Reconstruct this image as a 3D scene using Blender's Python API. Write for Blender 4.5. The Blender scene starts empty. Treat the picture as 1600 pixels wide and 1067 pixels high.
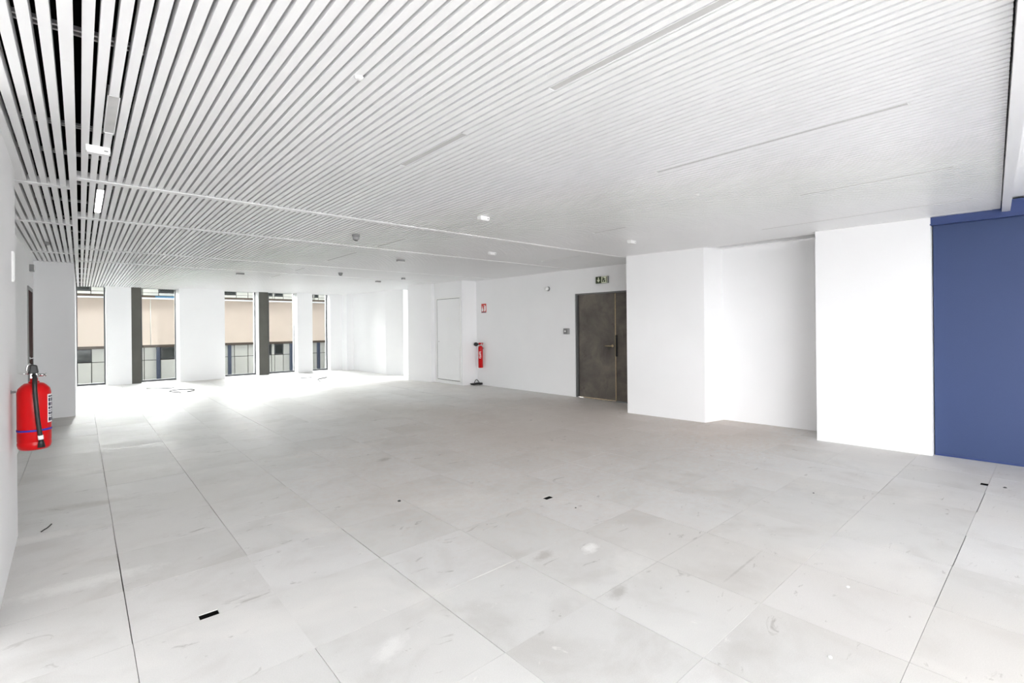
import bpy, math, random
from mathutils import Matrix, Vector
random.seed(7)
scn = bpy.context.scene
COL = scn.collection

# ------------------------------------------------------------------ camera
F, YAW, ROLL, HC, CX, CY = 762.2, .7349, -.0096, 1.4241, 814.33, 509.34
cam_d = bpy.data.cameras.new('camera')
cam = bpy.data.objects.new('camera', cam_d)
COL.objects.link(cam)
r = Vector((math.cos(YAW), -math.sin(YAW), 0)); u = Vector((0, 0, 1)); fw = Vector((math.sin(YAW), math.cos(YAW), 0))
r2 = r * math.cos(ROLL) + u * math.sin(ROLL); u2 = -r * math.sin(ROLL) + u * math.cos(ROLL)
cam.matrix_world = Matrix(((r2.x, u2.x, -fw.x, 0), (r2.y, u2.y, -fw.y, 0), (r2.z, u2.z, -fw.z, HC), (0, 0, 0, 1)))
cam_d.sensor_fit = 'HORIZONTAL'; cam_d.sensor_width = 36.0
cam_d.lens = F * 36.0 / 1600.0
cam_d.shift_x = -(CX - 800.0) / 1600.0
cam_d.shift_y = (CY - 533.5) / 1600.0
cam_d.clip_start = .02; cam_d.clip_end = 400
scn.camera = cam

# ------------------------------------------------------------------ sky, sun, exposure
SKY = 1.0
world = bpy.data.worlds.new('overcast_sky'); scn.world = world
world.use_nodes = True
bg = world.node_tree.nodes['Background']
bg.inputs[0].default_value = (0.97, 0.985, 1.0, 1); bg.inputs[1].default_value = SKY

sun_d = bpy.data.lights.new('sun', 'SUN'); sun_d.energy = 1.7; sun_d.angle = math.radians(34); sun_d.color = (1, 1, .99)
sun = bpy.data.objects.new('sun', sun_d); COL.objects.link(sun)
sun.rotation_euler = Vector((.07, -.90, -.27)).to_track_quat('-Z', 'Y').to_euler()

scn.view_settings.view_transform = 'Standard'
scn.view_settings.look = 'None'
scn.view_settings.gamma = 1.0
scn.view_settings.use_curve_mapping = False
scn.view_settings.exposure = 4.1
scn.cycles.max_bounces = 10
scn.cycles.diffuse_bounces = 8
scn.cycles.glossy_bounces = 3
scn.cycles.transparent_max_bounces = 12
scn.cycles.caustics_reflective = False
scn.cycles.caustics_refractive = False

H = 2.54          # underside of the slats
ZT = 3.05         # top of the plenum
FYF = -4.2        # inner face of the added front facade, set back for even light
XL = -4.6         # inner side wall of the room, widened unseen for light
WX0, WX1 = 3.6, 7.8   # solid stretch of the added facade, holds light off the right wall
def portal(name, loc, rot, sx, sy):
    l = bpy.data.lights.new(name, 'AREA'); l.shape = 'RECTANGLE'; l.size = sx; l.size_y = sy
    l.cycles.is_portal = True
    o = bpy.data.objects.new(name, l); o.location = loc; o.rotation_euler = rot; COL.objects.link(o)
R90 = math.radians(90)
portal('window_portal', ((XL + WX0) / 2, FYF - .03, 1.25), (R90, 0, 0), WX0 - XL, 2.4)  # portal at the added opening behind the camera
portal('window_portal', (3.1, 16.95, 1.27), (-R90, 0, 0), 6.6, 2.55)       # faces -Y
portal('window_portal', (7.5, 12.35, 1.27), (R90, 0, R90), 1.1, 2.5)       # faces -X

# ------------------------------------------------------------------ materials
def srgb(r_, g_, b_):
    f = lambda c: (c / 255 / 12.92) if c / 255 <= .04045 else ((c / 255 + .055) / 1.055) ** 2.4
    return (f(r_), f(g_), f(b_), 1)
def new_mat(name):
    m = bpy.data.materials.new(name); m.use_nodes = True
    nt = m.node_tree; b = nt.nodes['Principled BSDF']
    return m, nt, b
def N(nt, t, **kw):
    n = nt.nodes.new(t)
    for k, v in kw.items(): setattr(n, k, v)
    return n
def ramp(nt, fac, stops):
    n = N(nt, 'ShaderNodeValToRGB'); e = n.color_ramp.elements
    while len(e) < len(stops): e.new(.5)
    for i, (p, c) in enumerate(stops): e[i].position = p; e[i].color = c
    nt.links.new(fac, n.inputs[0]); return n.outputs[0]
def mixc(nt, fac, a, b, mode='MIX'):
    n = N(nt, 'ShaderNodeMix', data_type='RGBA', blend_type=mode)
    for sock, v in ((n.inputs[0], fac), (n.inputs[6], a), (n.inputs[7], b)):
        if hasattr(v, 'links'): nt.links.new(v, sock)
        else: sock.default_value = v
    return n.outputs[2]
def noise(nt, vec, scale, detail=4, rough=.55, dist=0):
    n = N(nt, 'ShaderNodeTexNoise'); n.inputs['Scale'].default_value = scale; n.inputs['Detail'].default_value = detail
    n.inputs['Roughness'].default_value = rough; n.inputs['Distortion'].default_value = dist
    nt.links.new(vec, n.inputs['Vector']); return n.outputs['Fac']
def position(nt): return N(nt, 'ShaderNodeNewGeometry').outputs['Position']
def mapping(nt, vec, scale=(1, 1, 1), loc=(0, 0, 0), rot=(0, 0, 0)):
    n = N(nt, 'ShaderNodeMapping'); n.inputs['Scale'].default_value = scale; n.inputs['Location'].default_value = loc
    n.inputs['Rotation'].default_value = rot
    nt.links.new(vec, n.inputs[0]); return n.outputs[0]
def bump(nt, b, h, strength=.1, dist=.002):
    n = N(nt, 'ShaderNodeBump'); n.inputs['Strength'].default_value = strength; n.inputs['Distance'].default_value = dist
    nt.links.new(h, n.inputs['Height']); nt.links.new(n.outputs[0], b.inputs['Normal'])
def plain(name, col, rough=.5, metal=0, var=.04, scale=8, bmp=0, spec=.5, emit=0):
    m, nt, b = new_mat(name)
    p = position(nt); f = noise(nt, p, scale, 2)
    lo = tuple(c * (1 - var) for c in col[:3]) + (1,); hi = tuple(min(1, c * (1 + var)) for c in col[:3]) + (1,)
    nt.links.new(ramp(nt, f, [(.3, lo), (.7, hi)]), b.inputs['Base Color'])
    b.inputs['Roughness'].default_value = rough; b.inputs['Metallic'].default_value = metal
    b.inputs['Specular IOR Level'].default_value = spec
    if bmp: bump(nt, b, noise(nt, p, scale * 25, 3), bmp)
    if emit:
        b.inputs['Emission Color'].default_value = col; b.inputs['Emission Strength'].default_value = emit
    return m
M = {}
M['wall'] = plain('white_wall_paint', (.87, .87, .875, 1), .75, var=.012, scale=1.2, spec=.25)
M['slat'] = plain('white_lacquered_metal', (.87, .87, .875, 1), .36, var=.01, scale=2, spec=.5)
M['plenum'] = plain('black_plenum', (.006, .006, .006, 1), .9, var=.2, spec=.1)
M['rail'] = plain('galvanised_steel', (.55, .55, .55, 1), .35, metal=.6, var=.1, scale=20)
M['white_plastic'] = plain('white_plastic', (.86, .86, .85, 1), .35, var=.01)
M['grey_plastic'] = plain('grey_plastic', (.28, .28, .28, 1), .45, var=.05)
M['dark_plastic'] = plain('dark_grey_plastic', (.06, .06, .06, 1), .45, var=.05)
M['black'] = plain('black_rubber', (.012, .012, .012, 1), .5, var=.1)
M['black_hole'] = plain('black_void', (.004, .004, .004, 1), .9, var=.1, spec=.05)
M['diffuser'] = plain('opal_diffuser', (.56, .555, .55, 1), .35, var=.02)
M['lit'] = plain('lit_opal_diffuser', (1, 1, .98, 1), .4, var=.0, emit=1.0)
M['red'] = plain('red_lacquer', (.52, .002, .004, 1), .28, var=.04, scale=5, spec=.3)
M['chrome'] = plain('chromed_metal', (.7, .7, .7, 1), .2, metal=1, var=.05)
M['brass'] = plain('worn_brass', srgb(205, 185, 150), .35, metal=.5, var=.12, scale=30)
M['blue_strap'] = plain('blue_strap', srgb(40, 45, 160), .5, var=.05)
M['label_white'] = plain('paper_label', (.85, .85, .85, 1), .5, var=.02)
M['label_dark'] = plain('label_print', (.03, .03, .06, 1), .5, var=.1)
M['sign_red'] = plain('sign_red', srgb(205, 55, 35), .4, var=.03)
M['sign_green'] = plain('sign_green', srgb(50, 62, 28), .4, var=.03)
M['sign_pale'] = plain('sign_pale', srgb(225, 228, 205), .4, var=.03)
M['alu'] = plain('grey_aluminium', srgb(120, 120, 120), .45, metal=.2, var=.04)
M['dark_frame'] = plain('dark_window_frame', srgb(86, 88, 90), .5, var=.05)
M['dark_column'] = plain('bronze_grey_column', srgb(92, 91, 86), .6, var=.06, scale=3, spec=.2)
M['brown_door'] = plain('dark_brown_door', srgb(66, 42, 38), .7, var=.06, spec=.05)
M['ext_beige'] = plain('beige_stone', srgb(226, 209, 192), .85, var=.03, scale=1.5)
M['ext_white'] = plain('pale_cladding', srgb(214, 213, 203), .7, var=.03, scale=2)
M['ext_dark'] = plain('dark_joint', srgb(60, 56, 50), .8, var=.05)
M['ext_beam'] = plain('brown_beam', srgb(82, 70, 58), .7, var=.06)
M['ext_post'] = plain('blue_grey_post', srgb(62, 70, 88), .5, var=.05)
M['ext_glass'] = plain('dark_window_glass', srgb(52, 56, 52), .1, var=.25, scale=3)
M['ext_blue'] = plain('blue_glass_canopy', srgb(90, 135, 165), .2, var=.25, scale=4)
M['ground'] = plain('asphalt_street', (.10, .10, .10, 1), .9, var=.06, scale=.6)
M['outer_wall'] = plain('dark_low_bounce_wall', (.035, .035, .038, 1), .9, var=.05)  # unseen outer wall, kept dark so it bounces less sun across
M['cable'] = plain('grey_cable', (.03, .03, .03, 1), .6, var=.1)
M['blind_cassette'] = plain('blue_lacquered_cassette', srgb(48, 66, 118), .4, var=.03)

def mat_glass():
    m = bpy.data.materials.new('window_glass'); m.use_nodes = True; nt = m.node_tree; nt.nodes.clear()
    out = N(nt, 'ShaderNodeOutputMaterial'); t = N(nt, 'ShaderNodeBsdfTransparent'); g = N(nt, 'ShaderNodeBsdfGlossy')
    t.inputs[0].default_value = (.92, .935, .93, 1); g.inputs['Roughness'].default_value = .02
    fr = N(nt, 'ShaderNodeFresnel'); fr.inputs[0].default_value = 1.12; mx = N(nt, 'ShaderNodeMixShader')
    nt.links.new(fr.outputs[0], mx.inputs[0]); nt.links.new(t.outputs[0], mx.inputs[1]); nt.links.new(g.outputs[0], mx.inputs[2])
    nt.links.new(mx.outputs[0], out.inputs[0]); return m
M['glass'] = mat_glass()

GX, GY, TS = .1663, 2.8347, .6          # tile grid origin and pitch
def mat_floor():
    m, nt, b = new_mat('bare_access_floor_panel')
    p = position(nt)
    sub = N(nt, 'ShaderNodeVectorMath', operation='SUBTRACT'); nt.links.new(p, sub.inputs[0]); sub.inputs[1].default_value = (GX, GY, 0)
    sc = N(nt, 'ShaderNodeVectorMath', operation='SCALE'); nt.links.new(sub.outputs[0], sc.inputs[0]); sc.inputs['Scale'].default_value = 1 / TS
    fl = N(nt, 'ShaderNodeVectorMath', operation='FLOOR'); nt.links.new(sc.outputs[0], fl.inputs[0])
    wn = N(nt, 'ShaderNodeTexWhiteNoise', noise_dimensions='2D'); nt.links.new(fl.outputs[0], wn.inputs['Vector'])
    base = ramp(nt, wn.outputs['Value'], [(0, srgb(213, 212, 210)), (.5, srgb(219, 218, 216)), (1, srgb(222, 221, 220))])
    # shift the pattern per panel so that grain breaks at the joints
    off = N(nt, 'ShaderNodeVectorMath', operation='SCALE'); nt.links.new(wn.outputs['Color'], off.inputs[0]); off.inputs['Scale'].default_value = 30
    pv = N(nt, 'ShaderNodeVectorMath', operation='ADD'); nt.links.new(p, pv.inputs[0]); nt.links.new(off.outputs[0], pv.inputs[1])
    pv = pv.outputs[0]
    f1 = noise(nt, pv, 2.2, 4, .6, .4)
    c = mixc(nt, .55, base, ramp(nt, f1, [(.3, (.70, .68, .66, 1)), (.5, (.92, .92, .92, 1)), (.72, (1, 1, 1, 1))]), 'MULTIPLY')
    # broad pale dust and brownish dirt drifting over several panels
    f2 = noise(nt, mapping(nt, p, (1.0, .35, 1)), .55, 2, .5, .3)
    c = mixc(nt, ramp(nt, f2, [(.42, (0, 0, 0, 1)), (.75, (.55, .55, .55, 1))]), c, srgb(204, 197, 190))
    f5 = noise(nt, mapping(nt, p, (1, 1, 1), (3.1, 1.7, 0)), 1.3, 3, .6, .6)
    c = mixc(nt, ramp(nt, f5, [(.56, (0, 0, 0, 1)), (.74, (.5, .5, .5, 1))]), c, srgb(230, 227, 223))
    # scuffs, stains and one painted streak of light
    # single marks: centre, half sizes, turn, colour, strength
    wob = noise(nt, p, 16.0, 4, .75)
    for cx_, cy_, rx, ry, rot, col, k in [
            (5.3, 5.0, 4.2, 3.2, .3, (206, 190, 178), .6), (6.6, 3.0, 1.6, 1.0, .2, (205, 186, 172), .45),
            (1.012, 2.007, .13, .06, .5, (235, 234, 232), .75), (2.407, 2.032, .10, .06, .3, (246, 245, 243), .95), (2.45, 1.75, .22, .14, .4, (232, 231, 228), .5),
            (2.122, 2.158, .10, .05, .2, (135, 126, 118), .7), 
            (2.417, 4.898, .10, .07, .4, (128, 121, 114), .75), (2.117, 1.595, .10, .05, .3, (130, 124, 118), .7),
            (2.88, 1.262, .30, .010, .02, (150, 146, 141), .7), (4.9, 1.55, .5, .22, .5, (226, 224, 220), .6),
            (.0, 3.70, .42, .10, -.12, (236, 235, 232), .75), (-.2, 4.72, .35, .10, -.1, (235, 233, 230), .6), (.05, 5.35, .5, .10, -.2, (150, 142, 133), .5),]:  # first streak on this line paints a band of light on the floor
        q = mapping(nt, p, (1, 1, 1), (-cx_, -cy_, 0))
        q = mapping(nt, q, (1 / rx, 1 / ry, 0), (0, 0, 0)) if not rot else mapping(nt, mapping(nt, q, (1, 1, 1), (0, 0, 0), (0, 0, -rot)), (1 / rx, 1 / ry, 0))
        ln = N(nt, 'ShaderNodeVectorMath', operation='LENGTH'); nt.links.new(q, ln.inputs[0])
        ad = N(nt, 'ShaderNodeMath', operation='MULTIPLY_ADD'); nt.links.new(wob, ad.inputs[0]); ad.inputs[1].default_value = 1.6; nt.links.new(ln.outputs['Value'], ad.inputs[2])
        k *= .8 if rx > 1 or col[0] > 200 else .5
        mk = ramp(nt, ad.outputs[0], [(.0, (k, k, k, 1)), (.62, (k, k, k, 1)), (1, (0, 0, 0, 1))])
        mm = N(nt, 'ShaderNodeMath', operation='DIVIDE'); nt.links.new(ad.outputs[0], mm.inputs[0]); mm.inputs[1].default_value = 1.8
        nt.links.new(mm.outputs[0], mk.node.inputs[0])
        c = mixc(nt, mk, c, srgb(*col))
    f3 = noise(nt, mapping(nt, pv, (1, 2.2, 1)), 4.2, 4, .68, 1.2)
    c = mixc(nt, ramp(nt, f3, [(.64, (0, 0, 0, 1)), (.75, (.55, .55, .55, 1))]), c, srgb(120, 114, 108))
    f4 = noise(nt, pv, 7.0, 4, .65, 1.0)
    c = mixc(nt, ramp(nt, f4, [(.67, (0, 0, 0, 1)), (.76, (.7, .7, .7, 1))]), c, srgb(232, 230, 226))
    f6 = noise(nt, p, 210, 1, .5)
    c = mixc(nt, .12, c, ramp(nt, f6, [(.3, (.45, .45, .45, 1)), (.7, (1, 1, 1, 1))]), 'MULTIPLY')
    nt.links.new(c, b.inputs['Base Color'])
    nt.links.new(ramp(nt, f1, [(.3, (.5, .5, .5, 1)), (.7, (.68, .68, .68, 1))]), b.inputs['Roughness'])
    b.inputs['Specular IOR Level'].default_value = .35
    bump(nt, b, f6, .12, .001)
    return m
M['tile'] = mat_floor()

def mat_door():
    m, nt, b = new_mat('stained_dark_steel_door')
    p = position(nt)
    f = noise(nt, p, 2.0, 7, .62, .5)
    c = ramp(nt, f, [(.28, srgb(72, 68, 63)), (.5, srgb(100, 94, 87)), (.68, srgb(122, 113, 104))])
    g = noise(nt, mapping(nt, p, (1, 1, .8)), 5.5, 6, .6)
    c = mixc(nt, ramp(nt, g, [(.6, (0, 0, 0, 1)), (.7, (.5, .5, .5, 1))]), c, srgb(60, 54, 50))
    nt.links.new(c, b.inputs['Base Color']); b.inputs['Roughness'].default_value = .5; b.inputs['Metallic'].default_value = .15
    return m
M['steel_door'] = mat_door()
def mat_blind():
    m, nt, b = new_mat('blue_blind_fabric')
    p = position(nt)
    w = N(nt, 'ShaderNodeTexWave', bands_direction='Z'); w.inputs['Scale'].default_value = 160; nt.links.new(p, w.inputs[0])
    f = noise(nt, p, 260, 2)
    c = mixc(nt, f, srgb(42, 59, 101), srgb(52, 71, 115))
    nt.links.new(c, b.inputs['Base Color']); b.inputs['Roughness'].default_value = .55
    b.inputs['Specular IOR Level'].default_value = .5
    b.inputs['Sheen Weight'].default_value = .15
    bump(nt, b, w.outputs['Fac'], .1, .0005)
    return m
M['blind'] = mat_blind()

# ------------------------------------------------------------------ mesh helpers
class MB:
    def __init__(s): s.v = []; s.f = []; s.smooth = set()
    def quad_mesh(s, vs, fs, smooth=False):
        o = len(s.v); s.v += [tuple(q) for q in vs]
        for f in fs:
            if smooth: s.smooth.add(len(s.f))
            s.f.append(tuple(i + o for i in f))
        return s
    def box(s, x0, x1, y0, y1, z0, z1):
        return s.quad_mesh([(x0, y0, z0), (x1, y0, z0), (x1, y1, z0), (x0, y1, z0), (x0, y0, z1), (x1, y0, z1), (x1, y1, z1), (x0, y1, z1)],
                           [(0, 3, 2, 1), (4, 5, 6, 7), (0, 1, 5, 4), (1, 2, 6, 5), (2, 3, 7, 6), (3, 0, 4, 7)])
    def prism(s, poly, z0, z1):
        a = sum(poly[i][0] * poly[(i + 1) % len(poly)][1] - poly[(i + 1) % len(poly)][0] * poly[i][1] for i in range(len(poly)))
        if a < 0: poly = poly[::-1]
        n = len(poly)
        vs = [(x, y, z0) for x, y in poly] + [(x, y, z1) for x, y in poly]
        fs = [tuple(range(n))[::-1], tuple(range(n, 2 * n))] + [(i, (i + 1) % n, n + (i + 1) % n, n + i) for i in range(n)]
        return s.quad_mesh(vs, fs)
    def lathe(s, prof, origin=(0, 0, 0), axis='Z', n=28):
        vs = []; fs = []
        for rr, h in prof:
            for k in range(n):
                a = 2 * math.pi * k / n; c, d = rr * math.cos(a), rr * math.sin(a)
                q = {'Z': (c, d, h), 'X': (h, c, d), 'Y': (d, h, c)}[axis]
                vs.append(tuple(q[i] + origin[i] for i in range(3)))
        for j in range(len(prof) - 1):
            for k in range(n): fs.append((j * n + k, j * n + (k + 1) % n, (j + 1) * n + (k + 1) % n, (j + 1) * n + k))
        o = len(s.v); s.quad_mesh(vs, fs, True)
        s.f.append(tuple(o + k for k in range(n))[::-1]); s.f.append(tuple(o + (len(prof) - 1) * n + k for k in range(n)))
        return s
    def tube(s, pts, rad, n=8):
        pts = [Vector(q) for q in pts]; vs = []; fs = []
        up = Vector((0, 0, 1)); prev = None
        for i, q in enumerate(pts):
            t = (pts[min(i + 1, len(pts) - 1)] - pts[max(i - 1, 0)]).normalized()
            a = prev if prev is not None else (up if abs(t.z) < .9 else Vector((1, 0, 0)))
            a = (a - t * a.dot(t)).normalized(); b = t.cross(a); prev = a
            rr = rad[i] if isinstance(rad, (list, tuple)) else rad
            for k in range(n):
                g = 2 * math.pi * k / n; vs.append(q + a * rr * math.cos(g) + b * rr * math.sin(g))
        for j in range(len(pts) - 1):
            for k in range(n): fs.append((j * n + k, j * n + (k + 1) % n, (j + 1) * n + (k + 1) % n, (j + 1) * n + k))
        o = len(s.v); s.quad_mesh(vs, fs, True)
        s.f.append(tuple(o + k for k in range(n))[::-1]); s.f.append(tuple(o + (len(pts) - 1) * n + k for k in range(n)))
        return s
    def mesh(s, name, mat):
        me = bpy.data.meshes.new(name); me.from_pydata(s.v, [], s.f); me.update()
        me.materials.append(mat)
        for i in s.smooth: me.polygons[i].use_smooth = True
        return me
    def build(s, name, mat, parent=None, loc=None, rz=0, bevel=0):
        o = bpy.data.objects.new(name, s.mesh(name, mat)); COL.objects.link(o)
        if parent: o.parent = parent
        if loc: o.location = loc
        if rz: o.rotation_euler = (0, 0, rz)
        if bevel:
            b = o.modifiers.new('bevel', 'BEVEL'); b.width = bevel; b.segments = 2; b.limit_method = 'ANGLE'
        return o
def smoothpath(pts, n=8):
    out = []; P = [Vector(q) for q in pts]
    for i in range(len(P) - 1):
        a = P[max(i - 1, 0)]; b = P[i]; c = P[i + 1]; d = P[min(i + 2, len(P) - 1)]
        for k in range(n):
            t = k / n
            out.append(.5 * ((2 * b) + (c - a) * t + (2 * a - 5 * b + 4 * c - d) * t * t + (3 * b - a - 3 * c + d) * t ** 3))
    out.append(P[-1]); return out
def tag(o, label=None, cat=None, group=None, kind=None):
    if label: o['label'] = label
    if cat: o['category'] = cat
    if group: o['group'] = group
    if kind: o['kind'] = kind
    return o
def thing(name, label, cat, loc, rz=0, group=None, kind=None):
    o = bpy.data.objects.new(name, None); o.empty_display_size = .1; COL.objects.link(o)
    o.location = loc; o.rotation_euler = (0, 0, rz)
    return tag(o, label, cat, group, kind)
def struct(o, label, cat): return tag(o, label, cat, kind='structure')


# ------------------------------------------------------------------ walls
def wall(name, poly, label, z0=-.04, z1=ZT, mat='wall'): return struct(MB().prism(poly, z0, z1).build(name, M[mat]), label, 'wall')
wall('wall_left', [(-.31, 3.3), (-.332, 4.87), (-.95, 4.87), (-.95, 3.3)], 'white wall carrying the large red extinguisher')
wall('wall_left_rear', [(-.55, 4.87), (-.55, 9.72), (-.95, 9.72), (-.95, 4.87)], 'white wall set back behind the large extinguisher')
wall('wall_left_lintel', [(-.55, 9.72), (-.55, 10.62), (-.95, 10.62), (-.95, 9.72)], 'white wall above the brown door', 2.06)
wall('wall_left_jamb', [(-.55, 10.62), (-.55, 10.98), (-.95, 10.98), (-.95, 10.62)], 'narrow white wall between brown door and the shaded pier')
wall('wall_left_pier', [(-.07, 10.98), (-.075, 16.78), (-.95, 16.78), (-.95, 10.98)], 'tall white pier in shade standing beside the brown door')
wall('wall_right_near', [(6.722, .925), (6.645, 2.0), (7.8, 2.0), (7.8, .925)], 'broad white pier beside the blue blind')
wall('wall_right_alcove', [(7.11, 3.40), (7.165, 2.76), (7.8, 2.76), (7.8, 3.40)], 'deeper half of the white alcove back')
wall('wall_right_alcove_panel', [(7.162, 2.76), (7.225, 1.99), (7.8, 1.99), (7.8, 2.76)], 'half of the white alcove back by the broad pier')
wall('wall_right_middle', [(6.70, 3.46), (6.575, 4.72), (7.8, 4.72), (7.8, 3.38), (7.10, 3.38)], 'white pier between the steel door and the alcove')
wall('wall_right_behind_pier', [(7.385, 4.72), (7.372, 5.10), (7.8, 5.10), (7.8, 4.72)], 'white wall hidden beside the steel door')
wall('wall_right_lintel', [(7.372, 5.10), (7.325, 6.51), (7.8, 6.51), (7.8, 5.10)], 'white wall above the dark steel door', 2.055)
wall('wall_right', [(7.325, 6.51), (7.245, 9.66), (7.8, 9.66), (7.8, 6.51)], 'long white wall between steel door and slim extinguisher')
wall('wall_right_rear', [(7.26, 9.66), (6.845, 9.70), (6.815, 10.88), (6.705, 10.88), (6.525, 11.75), (7.8, 11.75), (7.8, 9.66)], 'white block with the flush service door and projecting rib')
wall('wall_right_far', [(7.06, 12.98), (6.875, 13.72), (6.87, 13.75), (6.835, 15.9), (6.835, 16.9), (7.8, 16.9), (7.8, 12.98)], 'far white wall beyond the bright window slot')
wall('wall_right_blind', [(6.98, .925), (7.18, FYF), (7.8, FYF), (7.8, .925)], 'white wall behind the blue blind')
# columns of the window wall
def column(name, poly, label, mat='wall'): return struct(MB().prism(poly, -.04, H + .3).build(name, M[mat]), label, 'column')
column('wall_back_column', [(.487, 16.4), (1.0, 16.4), (1.0, 17.0), (.487, 17.0)], 'narrow white column joined to a dark one, by leftmost window')
column('wall_back_dark_column', [(1.0, 16.42), (1.2, 16.42), (1.226, 16.77), (1.226, 17.0), (1.0, 17.0)], 'dark grey column right beside a white column', 'dark_column')
column('wall_back_wide_column', [(2.0, 16.05), (3.07, 16.05), (3.07, 17.0), (2.0, 17.0)], 'widest white column of the window wall')
column('wall_back_reveal', [(4.03, 16.46), (4.062, 16.46), (4.062, 17.0), (4.03, 17.0)], 'thin white reveal on the freestanding dark column')
column('wall_back_dark_pillar', [(4.062, 16.45), (4.32, 16.45), (4.40, 16.77), (4.40, 17.0), (4.062, 17.0)], 'dark grey column standing between two windows', 'dark_column')
column('wall_back_slim_column', [(5.11, 16.25), (5.58, 16.25), (5.58, 17.0), (5.20, 17.0)], 'slim white column between the two rightmost windows')
column('wall_back_end_column', [(6.2, 16.4), (6.64, 16.4), (6.64, 17.0), (6.26, 17.0)], 'white column right of the last window')
column('wall_back_corner_column', [(6.6, 16.0), (6.86, 16.0), (6.86, 17.0), (6.6, 17.0)], 'narrow white column in the far corner')
struct(MB().box(-40, 46, 16.80, 17.0, H + .02, ZT + 20).build('wall_back_upper', M['outer_wall']), 'unseen wall above the far windows, raised to shade the facade opposite', 'wall')  # raised and lengthened out of view to shade the facade opposite
struct(MB().box(-40, 46, 16.80, 17.0, -6, -.045).build('wall_back_lower', M['outer_wall']), 'outer wall below the far windows', 'wall')
struct(MB().box(-40, -.95, 16.80, 17.0, -.045, H + .02).build('wall_back_shade_wing', M['outer_wall']), 'added outer wing left of the far windows', 'wall')  # added wings keep sky light off the facade opposite
struct(MB().box(7.8, 46, 16.80, 17.0, -.045, H + .02).build('wall_back_shade_wing', M['outer_wall']), 'added outer wing right of the far windows', 'wall')
# windows of the far wall
def window(n, x0, x1, y, label, dark_left=.0, dark_right=.03):
    root = thing('window_%d' % n, label, 'window', ((x0 + x1) / 2, y, 0), kind='structure')
    w = (x1 - x0) / 2
    MB().box(-w, w, -.03, .04, .0, .05).build('sill_frame', M['dark_frame'], root)
    MB().box(-w, w, -.03, .04, H + .0, H + .05).build('head_frame', M['dark_frame'], root)
    MB().box(-w, -w + .022, -.03, .04, .05, H).build('side_frame', M['dark_frame'], root)
    MB().box(w - dark_right, w, -.03, .04, .05, H).build('side_frame', M['dark_frame'], root)
    MB().box(-w + .022, w - dark_right, 0, .012, .05, H).build('pane', M['glass'], root)
window(1, -.075, .487, 16.78, 'leftmost tall window beside the shaded white pier', .02)
window(2, 1.226, 2.0, 16.78, 'tall window between dark column and widest white column', 0, .02)
window(3, 3.07, 4.03, 16.78, 'tall window between widest white column and dark pillar', 0, .02)
window(4, 4.40, 5.20, 16.78, 'tall window right of the dark pillar', 0, .035)
window(5, 5.58, 6.24, 16.78, 'rightmost narrow window of the far window wall', 0, .035)
w6 = thing('window_6', 'bright window slot between the white rib and far wall', 'window', (7.3, 12.365, 0), kind='structure')
MB().box(-.03, .04, -.615, .615, 0, .05).build('sill_frame', M['dark_frame'], w6)
MB().box(-.03, .04, -.615, -.585, .05, H).build('side_frame', M['dark_frame'], w6)
MB().box(-.03, .04, .585, .615, .05, H).build('side_frame', M['dark_frame'], w6)
MB().box(-.03, .04, -.585, .585, .38, .43).build('transom', M['dark_frame'], w6)
MB().box(0, .012, -.585, .585, .05, H).build('pane', M['glass'], w6)
# added facades behind the camera, openings placed and sized to light the room
struct(MB().box(XL - .2, 7.8, FYF - .2, FYF, 2.45, ZT).build('wall_front_header', M['wall']), 'white header above the added front openings', 'wall')
struct(MB().box(XL - .2, 7.8, FYF - .2, FYF, -.04, .06).build('wall_front_sill', M['wall']), 'low sill of the added front openings', 'wall')
struct(MB().box(WX0, WX1, FYF - .2, FYF, .06, 2.45).build('wall_front', M['wall']), 'unseen white front wall narrowing the added openings', 'wall')
for x in (XL - .1, -3.0):
    struct(MB().box(x - .08, x + .08, FYF - .2, FYF, .06, 2.45).build('wall_front_post', M['wall']), 'white post between the added front openings', 'wall')
struct(MB().box(XL - .2, XL, FYF, 3.5, 2.45, ZT).build('wall_side_header', M['wall']), 'white header above the unseen side wall', 'wall')
struct(MB().box(XL - .2, XL, FYF, 3.5, -.04, 2.45).build('wall_side', M['wall']), 'white side wall behind the camera', 'wall')
struct(MB().box(XL, -.95, 3.3, 3.5, -.04, ZT).build('wall_side_return', M['wall']), 'white wall behind the camera', 'wall')

# ------------------------------------------------------------------ floor: every panel is a tile
base = struct(MB().box(XL - .2, 7.8, FYF - .2, 17.0, -.20, -.06).build('floor', M['black_hole']), 'raised floor of bare concrete-grey panels', 'floor')
TH = .036
def tile_mesh(notch=None, gx=.0018, gy=.0011):
    a0, a1, b0, b1 = gx, TS - gx, gy, TS - gy
    mb = MB()
    if notch is None:
        mb.box(a0, a1, b0, b1, -TH, 0)
    else:
        n0, n1, nd = notch
        mb.prism([(a0, b0), (n0, b0), (n0, b0 + nd), (n1, b0 + nd), (n1, b0), (a1, b0), (a1, b1), (a0, b1)], -TH, 0)
    return mb.mesh('tile', M['tile'])
plain_tiles = [tile_mesh(None, *g) for g in ((.0010, .0006), (.0013, .0007), (.0017, .0009))]
notched = tile_mesh((.258, .342, .05), .0013, .0007)
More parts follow.
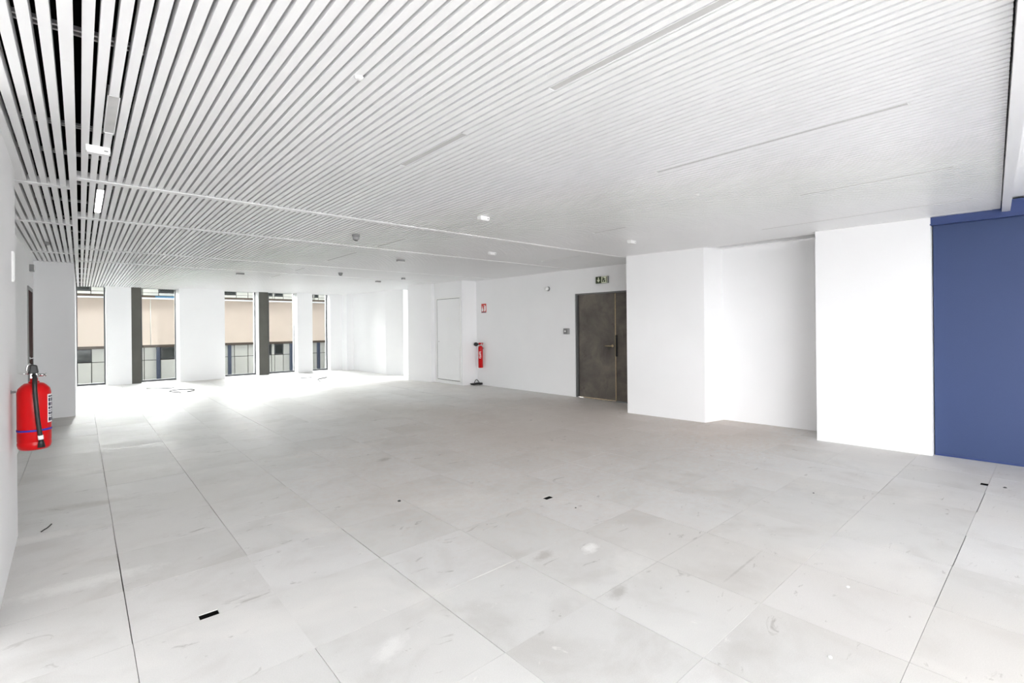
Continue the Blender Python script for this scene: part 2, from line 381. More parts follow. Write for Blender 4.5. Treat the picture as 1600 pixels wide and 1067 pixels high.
# how large each tile shows: distance from the camera, within the field of view
cells = []
for i in range(-11, 13):
    for j in range(-13, 24):
        cx, cy = GX + (i + .5) * TS, GY + (j + .5) * TS
        if cx < XL or cx > 7.6 or cy > 17.0: continue
        d = cx * math.sin(YAW) + cy * math.cos(YAW); s = cx * math.cos(YAW) - cy * math.sin(YAW)
        vis = d > .9 and abs(s) < 1.12 * d + .5 and cx > -.62
        cells.append((0 if vis else 1, d if vis else 0, i, j))
cells.sort()
SHIFT = {(8, -5): (0, -.005), (6, -5): (0, -.004), (5, -5): (0, -.001), (-1, 1): (-.0025, 0), (-1, 2): (-.002, 0), (1, -1): (-.002, 0), (1, -2): (-.002, 0), (1, 0): (-.002, 0)}
NOTCH = {(0, 0), (4, 0), (9, -4)}
rest = MB()
for n, (hid, d, i, j) in enumerate(cells):
    rr = random.Random(i * 131 + j * 17)
    dz = -rr.random() * .0009
    if n < 300 and not hid:
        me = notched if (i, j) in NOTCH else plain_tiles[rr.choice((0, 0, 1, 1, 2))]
        o = bpy.data.objects.new('tile', me); COL.objects.link(o); o.parent = base
        sx, sy = SHIFT.get((i, j), (0, 0))
        o.location = (GX + i * TS + (rr.random() - .5) * .0014 + sx, GY + j * TS + (rr.random() - .5) * .0012 + sy, dz)
        if (i, j) in NOTCH:
            cover = MB().box(.2595, .3405, -.002, .0488, -.055, -.003).build('cable_outlet', M['black_hole'], o)
    else:
        x, y = GX + i * TS, GY + j * TS
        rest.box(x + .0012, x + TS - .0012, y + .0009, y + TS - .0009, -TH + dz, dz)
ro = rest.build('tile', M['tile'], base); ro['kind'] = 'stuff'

# ------------------------------------------------------------------ ceiling
ceil = struct(MB().box(XL - .2, 7.8, FYF - .2, 17.0, ZT, ZT + .15).build('ceiling', M['plenum']), 'white linear slat ceiling under a black void', 'ceiling')
PLEN = MB()      # black linings of the void, so that only the slats are white
PLEN.box(-.56, 7.4, 16.74, 16.79, H + .1, ZT)
PLEN.build('void_lining', M['plenum'], ceil)
def trim_y(x): return .093 + (x - 2.4) * .067
J = [4.85, 6.50, 8.98, 10.57]
JW = .075
YB = 16.72
SW, SH, PITCH = .0345, .060, .0495
lum = []         # linear luminaires: (x, y0, y1, lit)
for x, y0, y1, lit in [(1.63, .16, 1.61, 0), (1.63, 2.31, 3.05, 0), (3.12, .515, 1.985, 0), (4.66, .515, 1.52, 0), (6.02, .53, 2.38, 0), (4.64, 3.32, 3.80, 0),
                       (5.94, 5.15, 6.05, 0), (.125, 5.13, 6.12, 1), (3.03, 5.53, 6.35, 0), (3.05, 7.0, 8.2, 0), (3.07, 10.9, 11.6, 0), (3.07, 9.4, 10.0, 0), (.125, 3.03, 3.62, 0)]:
    k = round((x - .012) / PITCH); lum.append((k, .012 + k * PITCH, y0, y1, lit))
def x_right(y):     # where the ceiling stops on the right
    if y < 5: return 6.90
    return 7.36
def slat_segments(k, y0, y1):
    seg = [(y0, y1)]
    for (kk, x, a, b, l) in lum:
        if kk != k: continue
        new = []
        for s, e in seg:
            if b <= s or a >= e: new.append((s, e)); continue
            if a > s + .02: new.append((s, a - .002))
            if b < e - .02: new.append((b + .002, e))
        seg = new
    return seg
def slat_box(mb, x, y0, y1):   # open channel profile: bottom face, two flanks with a small return
    mb.box(x, x + SW, y0, y1, H, H + SH)
slats = []
for k in range(0, 150):
    x = .012 + k * PITCH
    ends = [trim_y(x) + .01] + J + [YB]
    for b in range(5):
        a0 = ends[b] + (JW / 2 + .006 if b else 0); a1 = ends[b + 1] - (JW / 2 + .006 if b < 4 else 0)
        if x > 6.80 and b == 0: continue
        for s, e in slat_segments(k, a0, a1): slats.append((b, x, s, e))
LJ = [5.20, 7.02, 9.66]
for k in range(9):
    x = -.107 - k * .0535
    ends = [-.08] + LJ + [10.98]
    for b in range(4):
        a0 = ends[b] + (JW / 2 + .006 if b else 0); a1 = ends[b + 1] - (JW / 2 + .006 if b < 3 else 0)
        slats.append((b, x, a0, a1))
slats.sort(key=lambda q: (q[0], abs(q[1] - 1.5)))
field = MB(); count = 0
for b, x, s, e in slats:
    seen = not (x < -.33 and b == 0)
    if count < 300 and seen:
        mb = MB(); slat_box(mb, 0, 0, e - s); mb.build('slat', M['slat'], ceil, (x, s, 0)); count += 1
    else:
        slat_box(field, x, s, e)
fo = field.build('slat', M['slat'], ceil); fo['kind'] = 'stuff'
MB().box(-.053, -.012, -.07, 2.72, H - .012, H + .06).build('edge_beam', M['slat'], ceil)
MB().box(-.053, -.012, 2.722, 10.98, H - .012, H + .06).build('edge_beam', M['slat'], ceil)
MB().box(-.053, -.012, 10.982, YB, H - .012, H + .06).build('edge_beam', M['slat'], ceil)
for y in J: MB().box(-.012, 7.36, y - JW / 2, y + JW / 2, H - .006, H + .05).build('cross_trim', M['slat'], ceil)
for y in LJ: MB().box(-.55, -.053, y - JW / 2, y + JW / 2, H - .006, H + .05).build('cross_trim', M['slat'], ceil)
MB().prism([(-.33, 3.3), (-.345, 5.16), (-.30, 5.16), (-.285, 3.3)], H - .004, H + .06).build('wall_trim', M['slat'], ceil)
MB().box(-.55, -.515, 5.24, 10.98, H - .004, H + .06).build('wall_trim', M['slat'], ceil)
MB().prism([(7.34, 4.7), (7.245, 9.7), (7.2, 9.7), (7.295, 4.7)], H - .003, H + .06).build('wall_trim', M['slat'], ceil)
MB().prism([(6.76, .45), (6.70, 1.99), (7.25, 1.99), (7.1, 3.4), (6.73, 3.4), (6.60, 4.75), (6.54, 4.75), (6.66, 3.4), (6.70, 3.36), (6.98, 3.36), (7.1, 2.02), (6.60, 2.02), (6.68, .45)], H - .003, H + .05).build('wall_trim', M['slat'], ceil)
for i, y in enumerate([1.4, 2.61, 3.82, 4.44, 5.3, 6.05, 6.95, 7.9, 8.6, 9.5, 10.2, 11.4, 12.6, 13.8, 15.0, 16.2]):
    for dy in (-.02, .02):
        MB().box(-.5, 7.3, y + dy - .007, y + dy + .007, H + .062, H + .078).build('carrier_rail', M['rail'], ceil)
# end trim and the raised soffit towards the camera side
p0 = (XL, trim_y(XL)); p1 = (6.93, trim_y(6.93))
MB().prism([p0, p1, (p1[0], p1[1] - .06), (p0[0], p0[1] - .06)], H - .035, H + .12).build('end_trim', M['slat'], ceil)
MB().prism([(XL, trim_y(XL) - .06), (7.2, trim_y(7.2) - .06), (7.2, FYF), (XL, FYF)], H + .10, ZT).build('raised_soffit', M['wall'], ceil)
MB().box(XL, -.56, trim_y(XL), 3.4, H, ZT).build('side_soffit', M['wall'], ceil)

# ------------------------------------------------------------------ linear luminaires
LUML = ['long grey light strip at the top right between the nearest slats', 'grey light strip near the middle of the nearest slats',
        'longest grey light strip crossing the right ceiling', 'thin grey light strip right of the longest strip', 'light strip closest to the blue blind',
        'short faint light strip near the white pier corner', 'faint light strip above the steel door', 'brightly lit light strip beside the left edge beam',
        'small pale light strip just past the first cross trim', 'pale light strip past the second cross trim', 'farthest pale light strip before the dark pillar', 'pale light strip between the third and last cross trims', 'short grey light strip by the edge beam before the white emergency light']
for (k, x, y0, y1, lit), lab in zip(lum, LUML):
    t = thing('linear_luminaire', lab, 'light', (x, y0, H), group='linear luminaires in the slat ceiling')
    L = y1 - y0; c = SW / 2; hw = .0235
    mb = MB(); mb.box(c - hw, c - hw + .003, 0, L, 0, .045); mb.box(c + hw - .003, c + hw, 0, L, 0, .045); mb.box(c - hw, c + hw, 0, .003, 0, .045); mb.box(c - hw, c + hw, L - .003, L, 0, .045)
    mb.box(c - hw, c + hw, 0, L, .045, .05)
    mb.build('housing', M['slat'], t)
    MB().box(c - hw + .003, c + hw - .003, .003, L - .003, .004, .012).build('diffuser', M['lit' if lit else 'diffuser'], t)

# ------------------------------------------------------------------ small units below the slats
def emergency_unit(x, y, label, w=.12, d=.055, h=.038, mat='white_plastic'):
    t = thing('emergency_light', label, 'light', (x, y, H - h), group='emergency light units under the ceiling')
    MB().box(-w / 2, w / 2, -d / 2, d / 2, .006, h).build('body', M[mat], t, bevel=.004)
    MB().box(-w / 2 + .008, w / 2 - .008, -d / 2 + .006, d / 2 - .006, 0, .007).build('lens', M['white_plastic' if mat != 'white_plastic' else 'label_white'], t)
    MB().box(w / 2 - .03, w / 2 - .012, -d / 2 - .002, -d / 2 + .002, .015, .022).build('indicator', M['grey_plastic'], t)
emergency_unit(.088, 3.93, 'white emergency light on the slats beside the left edge beam', .115, .06, .045)
emergency_unit(3.05, 3.93, 'white emergency light on the nearest slats before the first cross trim', .115, .06, .04)
emergency_unit(4.62, 5.75, 'white emergency light between the first two cross trims', .115, .06, .04)
emergency_unit(5.42, 3.80, 'white emergency light near the white pier left corner', .115, .06, .04)
emergency_unit(3.93, 7.30, 'grey flat unit on the ceiling between second and third trims', .13, .06, .04, 'grey_plastic')
emergency_unit(2.38, 11.0, 'grey flat unit on the ceiling over the widest column', .14, .06, .04, 'grey_plastic')
emergency_unit(5.32, 11.0, 'grey flat unit on the ceiling before the corner columns', .12, .06, .035, 'grey_plastic')
emergency_unit(5.42, 9.95, 'grey block unit on the ceiling by the bright window slot', .075, .06, .045, 'grey_plastic')
def detector(x, y, rad, h, label, dark):
    t = thing('smoke_detector', label, 'detector', (x, y, H - h), group='round detectors under the ceiling')
    MB().lathe([(rad, h), (rad, h * .72), (rad * .92, h * .66)]).build('base', M['grey_plastic' if dark else 'white_plastic'], t)
    MB().lathe([(rad * .86, h * .66), (rad * .86, h * .35), (rad * .7, h * .14), (rad * .45, h * .06)]).build('chamber', M['grey_plastic' if dark else 'white_plastic'], t)
    MB().lathe([(rad * .45, h * .07), (rad * .4, 0)]).build('cap', M['black' if dark else 'white_plastic'], t)
detector(2.46, 5.66, .046, .075, 'dark round detector below the ceiling past the first cross trim', 1)
detector(3.92, 9.78, .045, .06, 'dark round detector between the last two cross trims', 1)
detector(.93, 2.09, .02, .012, 'small white disc on the nearest slats', 0)
detector(3.94, 2.09, .02, .012, 'tiny white disc between slats on the right ceiling', 0)
detector(-.30, 8.55, .03, .04, 'small device between slats left of the edge beam', 1)

# ------------------------------------------------------------------ blue roller blind
bl = thing('roller_blind', 'large dark blue roller blind beside the broad white pier', 'blind', (6.80, .915, 0), math.atan2(.10, 1.8))
# local axes: -Y runs along the wall towards the camera side
MB().box(0, .012, -2.1, 0, .012, 2.50).build('fabric', M['blind'], bl)
MB().box(-.006, .018, -2.1, 0, .0, .02).build('bottom_bar', M['blind_cassette'], bl)
MB().box(-.07, .06, -2.12, .018, 2.452, 2.62).build('cassette', M['blind_cassette'], bl, bevel=.006)
MB().box(-.078, -.07, -2.12, .02, 2.452, 2.466).build('cassette_lip', M['blind_cassette'], bl)
MB().box(-.075, .03, .018, .026, 2.446, 2.50).build('end_cap', M['blind_cassette'], bl, bevel=.003)

# ------------------------------------------------------------------ steel double door
rz = math.atan2(.047, 1.41)     # the wall leans a little from the grid
d1 = thing('door_1', 'dark stained steel double door below the exit sign', 'door', (7.325, 6.51, 0), rz, kind='structure')
# local: -Y along the wall, +X into the wall
MB().box(.02, .10, -.03, 0, 0, 2.055).build('frame', M['alu'], d1)
MB().box(.02, .10, -1.41, 0, 2.03, 2.056).build('frame', M['alu'], d1)
MB().box(.10, .14, -1.41, 0, 0, 2.055).build('shadow_gap', M['black_hole'], d1)
leaf = MB().box(.045, .095, -.935, -.075, .012, 2.028).build('door_leaf', M['steel_door'], d1)
leaf2 = MB().box(.05, .095, -1.40, -.952, .012, 2.028).build('door_leaf', M['steel_door'], d1)
MB().box(.038, .096, -.949, -.937, .012, 2.02).build('edge_strip', M['brass'], leaf)
MB().box(.034, .05, -.936, -.08, .004, .018).build('threshold_strip', M['brass'], leaf)
hd = MB(); hd.lathe([(.024, -.008), (.024, 0), (.02, .012)], (.045, -.875, 1.035), 'X', 16)
hd.tube([(.045, -.875, 1.035), (-.005, -.875, 1.035), (-.012, -.862, 1.034), (-.012, -.745, 1.033)], .009, 10)
hd.build('handle', M['brass'], leaf)
lk = MB(); lk.box(.018, .045, -.99, -.954, .84, 1.24); lk.build('lock_case', M['black'], leaf2, bevel=.008)
MB().box(.04, .05, -1.265, -1.24, 1.05, 1.10).build('plate', M['grey_plastic'], leaf2)

# ------------------------------------------------------------------ flush service door
rz2 = math.atan2(.03, 1.18)
d2 = thing('door_2', 'flush white service door with small white plate', 'door', (6.845, 9.70, 0), rz2, kind='structure')
fr = MB()
for a, b, c, e in ((.05, .085, .05, 2.16), (1.065, 1.10, .05, 2.16), (.05, 1.10, .05, .085), (.05, 1.10, 2.125, 2.16)): fr.box(-.014, .01, a, b, c, e)
fr.build('frame', M['white_plastic'], d2)
MB().box(-.003, .02, .085, 1.065, .085, 2.125).build('shadow_gap', M['dark_plastic'], d2)
lf = MB().box(-.010, .02, .097, 1.045, .100, 2.115).build('door_leaf', M['wall'], d2)
MB().box(-.013, -.009, .52, .66, 1.57, 1.66).build('plate', M['white_plastic'], lf)
MB().lathe([(.012, -.014), (.012, -.009)], (0, .98, 1.05), 'X', 12).build('lock', M['grey_plastic'], lf)

# ------------------------------------------------------------------ brown door on the left
d3 = thing('door_3', 'dark brown door in the left wall beside the shaded white pier', 'door', (-.55, 9.72, 0), kind='structure')
MB().box(-.10, .011, 0, .05, 0, 2.06).build('frame', M['alu'], d3)
MB().box(-.10, .012, .85, .90, 0, 2.06).build('frame', M['alu'], d3)
MB().box(-.10, .012, .05, .85, 2.01, 2.06).build('frame', M['alu'], d3)
dl = MB().box(-.04, .007, .052, .848, .008, 2.008).build('door_leaf', M['brown_door'], d3)
MB().lathe([(.022, 0), (.022, .012)], (.007, .12, 1.03), 'X', 14).tube([(-.01, .12, 1.03), (.035, .12, 1.03), (.04, .13, 1.03), (.04, .24, 1.03)], .008, 8).build('handle', M['chrome'], dl)
MB().box(-.30, -.12, 0, .90, 0, 2.06).build('backing', M['black_hole'], d3)

# ------------------------------------------------------------------ large extinguisher on the left wall
ex = thing('fire_extinguisher', 'large red fire extinguisher with blue strap on the left wall', 'extinguisher', (-.222, 4.40, .672))
rb = .080
MB().lathe([(.05, .012), (.066, .0), (rb - .004, .012), (rb, .03), (rb, .045), (rb - .003, .05), (rb, .055), (rb, .36), (rb - .006, .385), (rb - .022, .405), (.045, .417), (.026, .421)], n=40).build('cylinder', M['red'], ex)
MB().lathe([(.026, .418), (.026, .428), (.019, .432), (.019, .452)], n=20).build('neck', M['red'], ex)
vb = MB(); vb.box(-.018, .018, -.022, .022, .448, .482); vb.lathe([(.010, 0), (.010, .03)], (.018, 0, .468), 'X', 12)
valve = vb.build('valve', M['chrome'], ex, bevel=.004)
hb = MB()
hb.quad_mesh(*(lambda P, w: ([(x, y + s * w, z) for s in (-1, 1) for x, y, z in P], [(0, 1, 2, 3), (7, 6, 5, 4), (0, 4, 5, 1), (1, 5, 6, 2), (2, 6, 7, 3), (3, 7, 4, 0)]))(
    [(-.022, -.03, .480), (.024, -.03, .482), (.016, -.03, .532), (-.012, -.03, .540)], .028))
hb.build('carry_handle', M['black'], ex, bevel=.006)
MB().tube([(-.022, -.055, .478), (-.030, -.058, .505), (-.026, -.058, .532), (-.012, -.055, .544)], .006, 8).build('lever', M['chrome'], ex)
MB().tube([(.018, -.01, .468), (.052, -.014, .47)], .0055, 8).lathe([(.012, 0), (.012, .006)], (.052, -.014, .470), 'X', 14).build('pressure_gauge', M['chrome'], ex)
MB().tube([(-.018, 0, .478), (-.07, -.004, .482)], .003, 6).build('safety_pin', M['chrome'], ex)
hose = smoothpath([(.0, -.022, .468), (.006, -.060, .462), (.008, -.092, .42), (.010, -.098, .35), (.020, -.096, .2), (.031, -.090, .085)], 8)
hs = MB().tube(hose, .0115, 12).build('hose', M['black'], ex)
MB().tube([(.031, -.090, .094), (.033, -.089, .068)], .0135, 12).build('hose_ring', M['label_white'], hs)
MB().tube([(.033, -.089, .070), (.034, -.088, .05), (.036, -.087, .018)], [.011, .014, .019], 12).build('nozzle', M['black'], hs)
st = MB(); n = 40; rs = rb + .0022
for (z0, z1) in ((.118, .130),):
    st.lathe([(rs - .002, z0), (rs, z0), (rs, z1), (rs - .002, z1)], n=n)
st.build('strap', M['blue_strap'], ex)
def patch(rad, a0, a1, z0, z1, n=8):
    vs = []; fs = []
    for k in range(n + 1):
        a = math.radians(a0 + (a1 - a0) * k / n)
        for rr in (rad, rad - .0012):
            for z in (z0, z1): vs.append((rr * math.cos(a), rr * math.sin(a), z))
    for k in range(n):
        o = 4 * k; fs += [(o, o + 4, o + 5, o + 1), (o + 2, o + 3, o + 7, o + 6), (o, o + 2, o + 6, o + 4), (o + 1, o + 5, o + 7, o + 3)]
    fs += [(0, 1, 3, 2), (4 * n, 4 * n + 2, 4 * n + 3, 4 * n + 1)]
    return vs, fs
lbm = MB(); lbm.quad_mesh(*patch(rb + .0012, -38, 70, .165, .345)); lb = lbm.build('label', M['label_white'], ex)
pr = MB()
rl = random.Random(3)
z = .336
while z > .175:
    a = -34
    hgt = rl.choice((.006, .010, .016, .022))
    while a < 60:
        w = rl.uniform(5, 18); pr.quad_mesh(*patch(rb + .0020, a, a + w, z - hgt, z, 3)); a += w + rl.uniform(3, 7)
    z -= hgt + .006
pr.build('print', M['label_dark'], lb)
MB().lathe([(.007, -.030), (.007, .0)], (-rb - .0, -.01, .37), 'X', 12).lathe([(.012, -.026), (.012, -.020)], (-rb, -.01, .37), 'X', 14).build('wall_bracket', M['alu'], ex)

# ------------------------------------------------------------------ slim extinguisher on the right wall
e2 = thing('fire_extinguisher', 'slim red extinguisher with black horn above coiled black cable', 'extinguisher', (7.165, 9.40, .425))
r3 = .056
MB().lathe([(.045, 0), (r3, .01), (r3, .47), (.05, .505), (.03, .53), (.02, .535)], n=28).build('cylinder', M['red'], e2)
MB().lathe([(.02, .53), (.02, .555)], n=14).box(-.022, .022, -.025, .025, .55, .585).build('valve', M['chrome'], e2)
MB().box(-.02, .02, -.085, .055, .59, .605).tube([(0, -.06, .6), (0, -.085, .575), (0, -.07, .55)], .008, 8).build('lever', M['red'], e2, bevel=.003)
MB().lathe([(.016, 0), (.02, .02), (.016, .05)], (-.06, -.03, .58), 'X', 14).build('elbow', M['red'], e2)
hn = MB(); hn.tube([(-.02, .03, .57), (-.05, .07, .572), (-.06, .10, .57)], [.014, .016, .03], 12)
hn.lathe([(.018, -.055), (.042, -.035), (.048, 0), (.040, .036), (.018, .055)], (-.055, .11, .568), 'Y', 20)
hn.build('horn', M['black'], e2)
l2 = MB(); l2.quad_mesh(*patch(r3 + .001, 185, 262, .215, .405, 10)); lb2 = l2.build('label', M['red'], e2)
q = MB()
for a0, a1, z0, z1 in ((196, 246, .385, .395), (196, 204, .33, .38), (212, 220, .33, .38), (228, 236, .30, .375), (196, 246, .315, .325), (196, 204, .245, .30), (196, 240, .235, .245), (218, 226, .26, .30), (236, 244, .255, .30)):
    q.quad_mesh(*patch(r3 + .0018, a0, a1, z0, z1, 4))
q.build('print', M['label_white'], lb2)
MB().box(.056, .10, -.03, .03, .45, .49).build('wall_bracket', M['chrome'], e2)

# ------------------------------------------------------------------ signs and units on the right wall
def wall_x(y): return 7.325 - (y - 6.51) * .0254
fs = thing('fire_sign', 'small red extinguisher sign high on the wall corner', 'sign', (wall_x(9.36) - .004, 9.36, 1.755), rz)
MB().box(-.006, .004, -.085, .085, 0, .215).build('plate', M['sign_red'], fs)
g = MB(); g.box(-.0085, -.006, -.062, -.02, .03, .145); g.box(-.0085, -.006, -.052, -.03, .145, .18); g.box(-.0085, -.006, -.03, .0, .168, .18); g.box(-.0085, -.006, -.075, -.06, .06, .165)
g.quad_mesh([(-.0085, .015, .03), (-.0085, .065, .03), (-.0085, .07, .075), (-.0085, .05, .13), (-.0085, .04, .18), (-.0085, .025, .12), (-.0085, .008, .075)], [(0, 1, 2, 3, 4, 5, 6)])
g.build('pictogram', M['label_white'], fs)
MB().box(-.008, -.006, -.085, .085, .0, .018).build('print', M['label_dark'], fs)
xs = thing('exit_sign', 'green exit sign with white arrow above the steel door', 'sign', (wall_x(5.80) - .002, 5.80, 2.215), rz)
MB().box(-.05, .0, -.135, .135, 0, .13).build('housing', M['grey_plastic'], xs, bevel=.003)
MB().box(-.054, -.05, .0, .133, .003, .127).build('green_field', M['sign_green'], xs)
MB().box(-.054, -.05, -.133, -.0, .003, .127).build('pale_field', M['sign_pale'], xs)
a = MB(); a.box(-.057, -.054, .055, .079, .062, .112)
a.prism([(.067, .02), (.105, .066), (.029, .066)], 0, .003)
a.v = [(-.057 + v[2], v[0], v[1]) if idx >= 8 else v for idx, v in enumerate(a.v)]
a.build('arrow', M['sign_pale'], xs)
mn = MB(); mn.box(-.057, -.054, -.05, -.028, .095, .115); mn.box(-.057, -.054, -.07, -.025, .06, .092); mn.box(-.057, -.054, -.095, -.065, .068, .08); mn.box(-.057, -.054, -.045, -.02, .02, .06); mn.box(-.057, -.054, -.09, -.06, .02, .055); mn.box(-.057, -.054, -.125, -.112, .01, .12)
mn.build('pictogram', M['sign_green'], xs)
sr = thing('wall_sounder', 'small round white sounder high on the wall left of steel door', 'alarm', (wall_x(7.22) - .002, 7.22, 2.20), rz)
MB().lathe([(.045, -.028), (.048, 0)], (0, 0, 0), 'X', 24).build('base', M['grey_plastic'], sr)
MB().lathe([(.022, -.095), (.036, -.085), (.040, -.06), (.040, -.028)], (0, 0, 0), 'X', 24).build('dome', M['white_plastic'], sr)
cr = thing('wall_control_unit', 'grey square control unit on the wall beside the steel door', 'switch', (wall_x(6.70) - .002, 6.70, 1.25), rz)
MB().box(-.06, 0, -.06, .06, 0, .12).build('housing', M['grey_plastic'], cr, bevel=.006)
MB().box(-.064, -.059, -.035, .045, .02, .105).build('face', M['alu'], cr)
MB().lathe([(.017, -.072), (.02, -.063)], (0, .01, .06), 'X', 16).build('button', M['white_plastic'], cr)

# ------------------------------------------------------------------ left wall fittings
sw = thing('wall_trunking', 'slim vertical white trunking on the wall above the large extinguisher', 'trunking', (-.330, 4.56, 1.742))
MB().box(.0, .014, -.012, .012, 0, .20).build('cover', M['white_plastic'], sw, bevel=.003)
MB().box(.014, .016, -.006, .006, .01, .19).build('face', M['label_white'], sw)
wl = thing('wall_lamp', 'small grey box lamp high above the brown door', 'light', (-.55, 10.2, 2.30))
MB().box(0, .05, -.06, .06, 0, .10).build('housing', M['grey_plastic'], wl, bevel=.004)
MB().box(.05, .058, -.05, .05, .01, .09).build('lens', M['white_plastic'], wl)

# ------------------------------------------------------------------ cables and scraps on the floor
def coil(name, pts, rad, label, cat, mat='cable', n=8):
    o = MB().tube(smoothpath(pts, n), rad, 8).build(name, M[mat]); return tag(o, label, cat)
bc = thing('black_cable_coil', 'coiled black cable on the floor below the slim extinguisher', 'cable', (7.12, 9.55, 0))
loop = [(.16 * math.cos(t) + .03 * math.sin(2.3 * t), .06 * math.sin(t) - .05, .012 + .012 * (t / 6.28) + .01 * abs(math.sin(1.7 * t))) for t in [k * .5 for k in range(38)]]
MB().tube(smoothpath(loop, 3), .010, 8).build('coil', M['black'], bc)
MB().tube(smoothpath([(-.08, -.06, .02), (-.06, -.05, .09), (0, -.04, .135), (.06, -.05, .08), (.09, -.06, .02)], 6), .008, 8).build('loop', M['black'], bc)
MB().box(.04, .15, -.11, -.02, .012, .055).build('plug', M['black'], bc, bevel=.008)
coil('cable_loop', [(1.66, 13.22, .010), (1.60, 13.40, .010), (1.50, 13.66, .010), (1.60, 13.86, .010), (1.80, 13.84, .012), (1.96, 13.70, .010), (1.95, 13.50, .010), (1.85, 13.32, .010), (1.79, 13.29, .010)], .009, 'loose loop of grey cable lying before the widest column', 'cable')
coil('cable_offcut', [(1.17, 14.76, .009), (1.32, 14.60, .009), (1.47, 14.48, .009), (1.68, 14.43, .009)], .009, 'straight grey cable offcut lying before the dark left column', 'cable')
coil('bent_cable', [(4.70, 13.15, .009), (4.76, 13.42, .009), (4.80, 13.60, .009), (4.92, 13.85, .009), (5.22, 14.10, .009)], .009, 'bent grey cable offcut on the floor before the slim column', 'cable')
coil('thin_cable', [(4.63, 14.48, .008), (4.78, 14.45, .008), (4.92, 14.43, .008)], .008, 'thin pale cable offcut before the dark pillar', 'cable', 'grey_plastic')
coil('curled_scrap', [(-.215, 4.84, .004), (-.20, 4.87, .006), (-.185, 4.885, .010), (-.165, 4.93, .018)], .004, 'curled black scrap on the floor by the left wall', 'scrap', 'black')
def lump(name, x, y, s, label, mat, seed):
    rr = random.Random(seed); mb = MB(); n = 8; vs = [(0, 0, s * .7)]; 
    for ring, (rad, z) in enumerate(((.6, .55), (1, .15), (.9, 0))):
        for k in range(n):
            a = 2 * math.pi * k / n; q_ = rad * s * rr.uniform(.7, 1.15)
            vs.append((q_ * math.cos(a), q_ * math.sin(a), z * s * rr.uniform(.7, 1) if z else 0))
    fs_ = [(0, 1 + k, 1 + (k + 1) % n) for k in range(n)]
    for ring in range(2):
        for k in range(n): fs_.append((1 + ring * n + k, 1 + (ring + 1) * n + k, 1 + (ring + 1) * n + (k + 1) % n, 1 + ring * n + (k + 1) % n))
    fs_.append(tuple(1 + 2 * n + k for k in range(n))[::-1])
    mb.quad_mesh(vs, fs_); tag(mb.build(name, M[mat], None, (x, y, 0)), label, 'scrap')
lump('dark_clod', 1.928, 3.64, .016, 'dark clod on the floor left of the middle panels', 'dark_plastic', 1)
lump('plaster_crumb', 2.36, .669, .010, 'white plaster crumb on the floor at the bottom right', 'label_white', 2)
lump('plaster_crumb', 5.86, .33, .014, 'dark crumb beside the cable outlet near the blue blind', 'dark_plastic', 3)
lump('plaster_crumb', 2.86, 2.55, .008, 'tiny dark crumb in front of the middle cable outlet', 'dark_plastic', 4)
lump('plaster_crumb', 3.06, .78, .010, 'white crumb on a right hand floor panel', 'label_white', 5)
lump('plaster_crumb', 4.55, 1.40, .008, 'tiny dark crumb on the floor toward the broad pier', 'dark_plastic', 6)

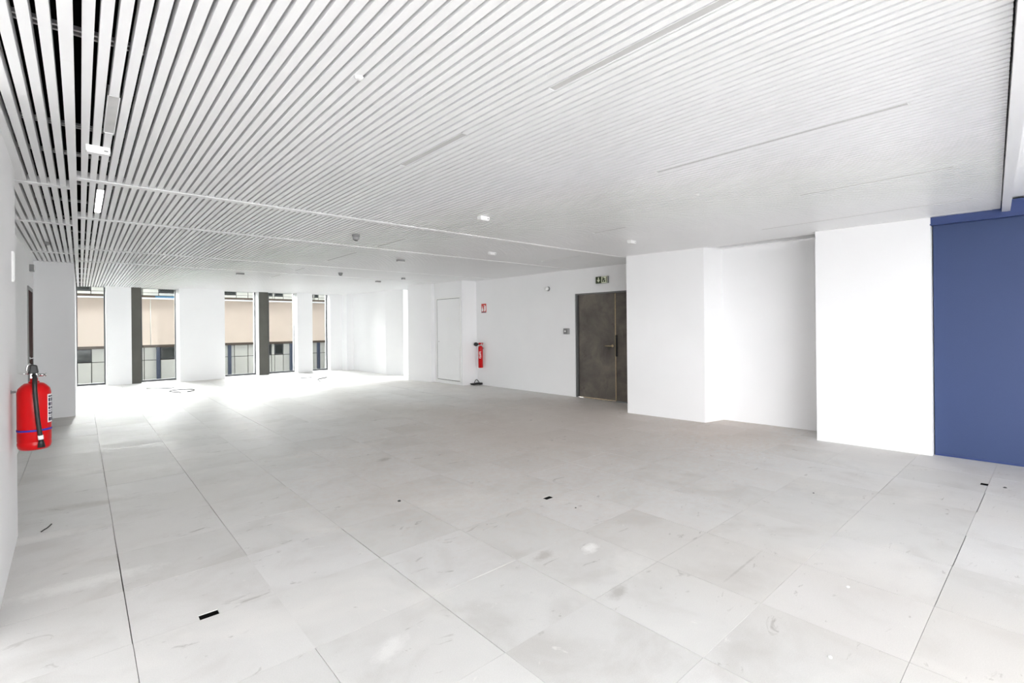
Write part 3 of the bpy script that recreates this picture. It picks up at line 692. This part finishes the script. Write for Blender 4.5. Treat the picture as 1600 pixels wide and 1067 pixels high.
# ------------------------------------------------------------------ outside
struct(MB().box(-60, 70, -60, 90, -6.3, -6.0).build('ground', M['ground']), 'street level paving outside', 'ground')
FY = 24.0
bd = thing('office_building', 'beige and white office building seen through the far windows', 'building', (4, FY, -6))
def fb(x0, x1, z0, z1, y0=0, y1=.1): return MB().box(x0 - 4, x1 - 4, y0, y1, z0 + 6, z1 + 6)
fb(-14, 24, -6, 3.6, .12, 6).build('core_wall', M['ext_dark'], bd)
for x0, x1 in ((-14, -5.0), (-4.99, -.6), (-.59, 3.6), (3.61, 7.85), (7.86, 12.2), (12.21, 24)): fb(x0, x1, .82, 2.62, .02, .12).build('stone_band', M['ext_beige'], bd)
fb(-14, 24, 2.62, 2.68, -.08, .12).build('coping', M['label_white'], bd)
fb(-14, 24, 2.68, 2.76, .02, .14).build('dark_ledge', M['ext_beam'], bd)
fb(2.2, 3.4, 2.685, 2.745, -.06, .0).build('canopy_glass', M['ext_blue'], bd)
fb(-14, 24, .72, .82, -.02, .12).build('beam', M['ext_beam'], bd)
MB().tube([(2.05 - 4, -.03, 6.82), (2.05 - 4, -.03, 8.62)], .014, 8).build('pipe', M['ext_white'], bd)
for x in (-1.7, 2.28, 4.75, 7.25, 8.49, 11.0): fb(x - .055, x + .055, -6, .72, -.12, .02).build('post', M['ext_post'], bd)
lowwin = [(-.55, .30), (2.36, 2.86), (6.0, 6.43), (6.56, 6.93), (9.2, 9.7)]
upwin = [(-.5, .30), (2.32, 2.95), (4.25, 5.04), (5.95, 6.50), (6.58, 6.95), (8.1, 8.30), (8.36, 8.54), (9.6, 10.2)]
def panels(z0, z1, wins, xs_):
    for a_, b_ in zip(xs_[:-1], xs_[1:]):
        cut = [w for w in wins if w[0] < b_ - .02 and w[1] > a_ + .02]
        if cut: continue
        fb(a_ + .012, b_ - .012, z0, z1, .03, .12).build('panel', M['ext_white'], bd)
def edges(wins):
    e = sorted(set([-3.0, -2.2, -1.4, 12.5] + [v for w in wins for v in w]))
    out = []
    for a_, b_ in zip(e[:-1], e[1:]):
        n_ = max(1, round((b_ - a_) / .5)) if not any(abs(w[0] - a_) < 1e-6 and abs(w[1] - b_) < 1e-6 for w in wins) else 1
        out += [a_ + (b_ - a_) * k / n_ for k in range(n_)]
    return out + [e[-1]]
panels(.235, .715, lowwin, edges(lowwin)); panels(-.9, .21, [], edges(lowwin)); panels(-2.2, -.925, [], edges(lowwin))
panels(2.775, 2.87, [], edges(upwin)); panels(2.885, 3.6, upwin, edges(upwin))
for z0, z1, wins in ((.25, .70, lowwin), (2.90, 3.55, upwin)):
    for a_, b_ in wins:
        wf = fb(a_ + .01, b_ - .01, z0, z1, .05, .118).build('window', M['dark_frame'], bd)
        fb(a_ + .04, b_ - .04, z0 + .03, z1 - .03, .042, .05).build('pane', M['ext_glass'], wf)
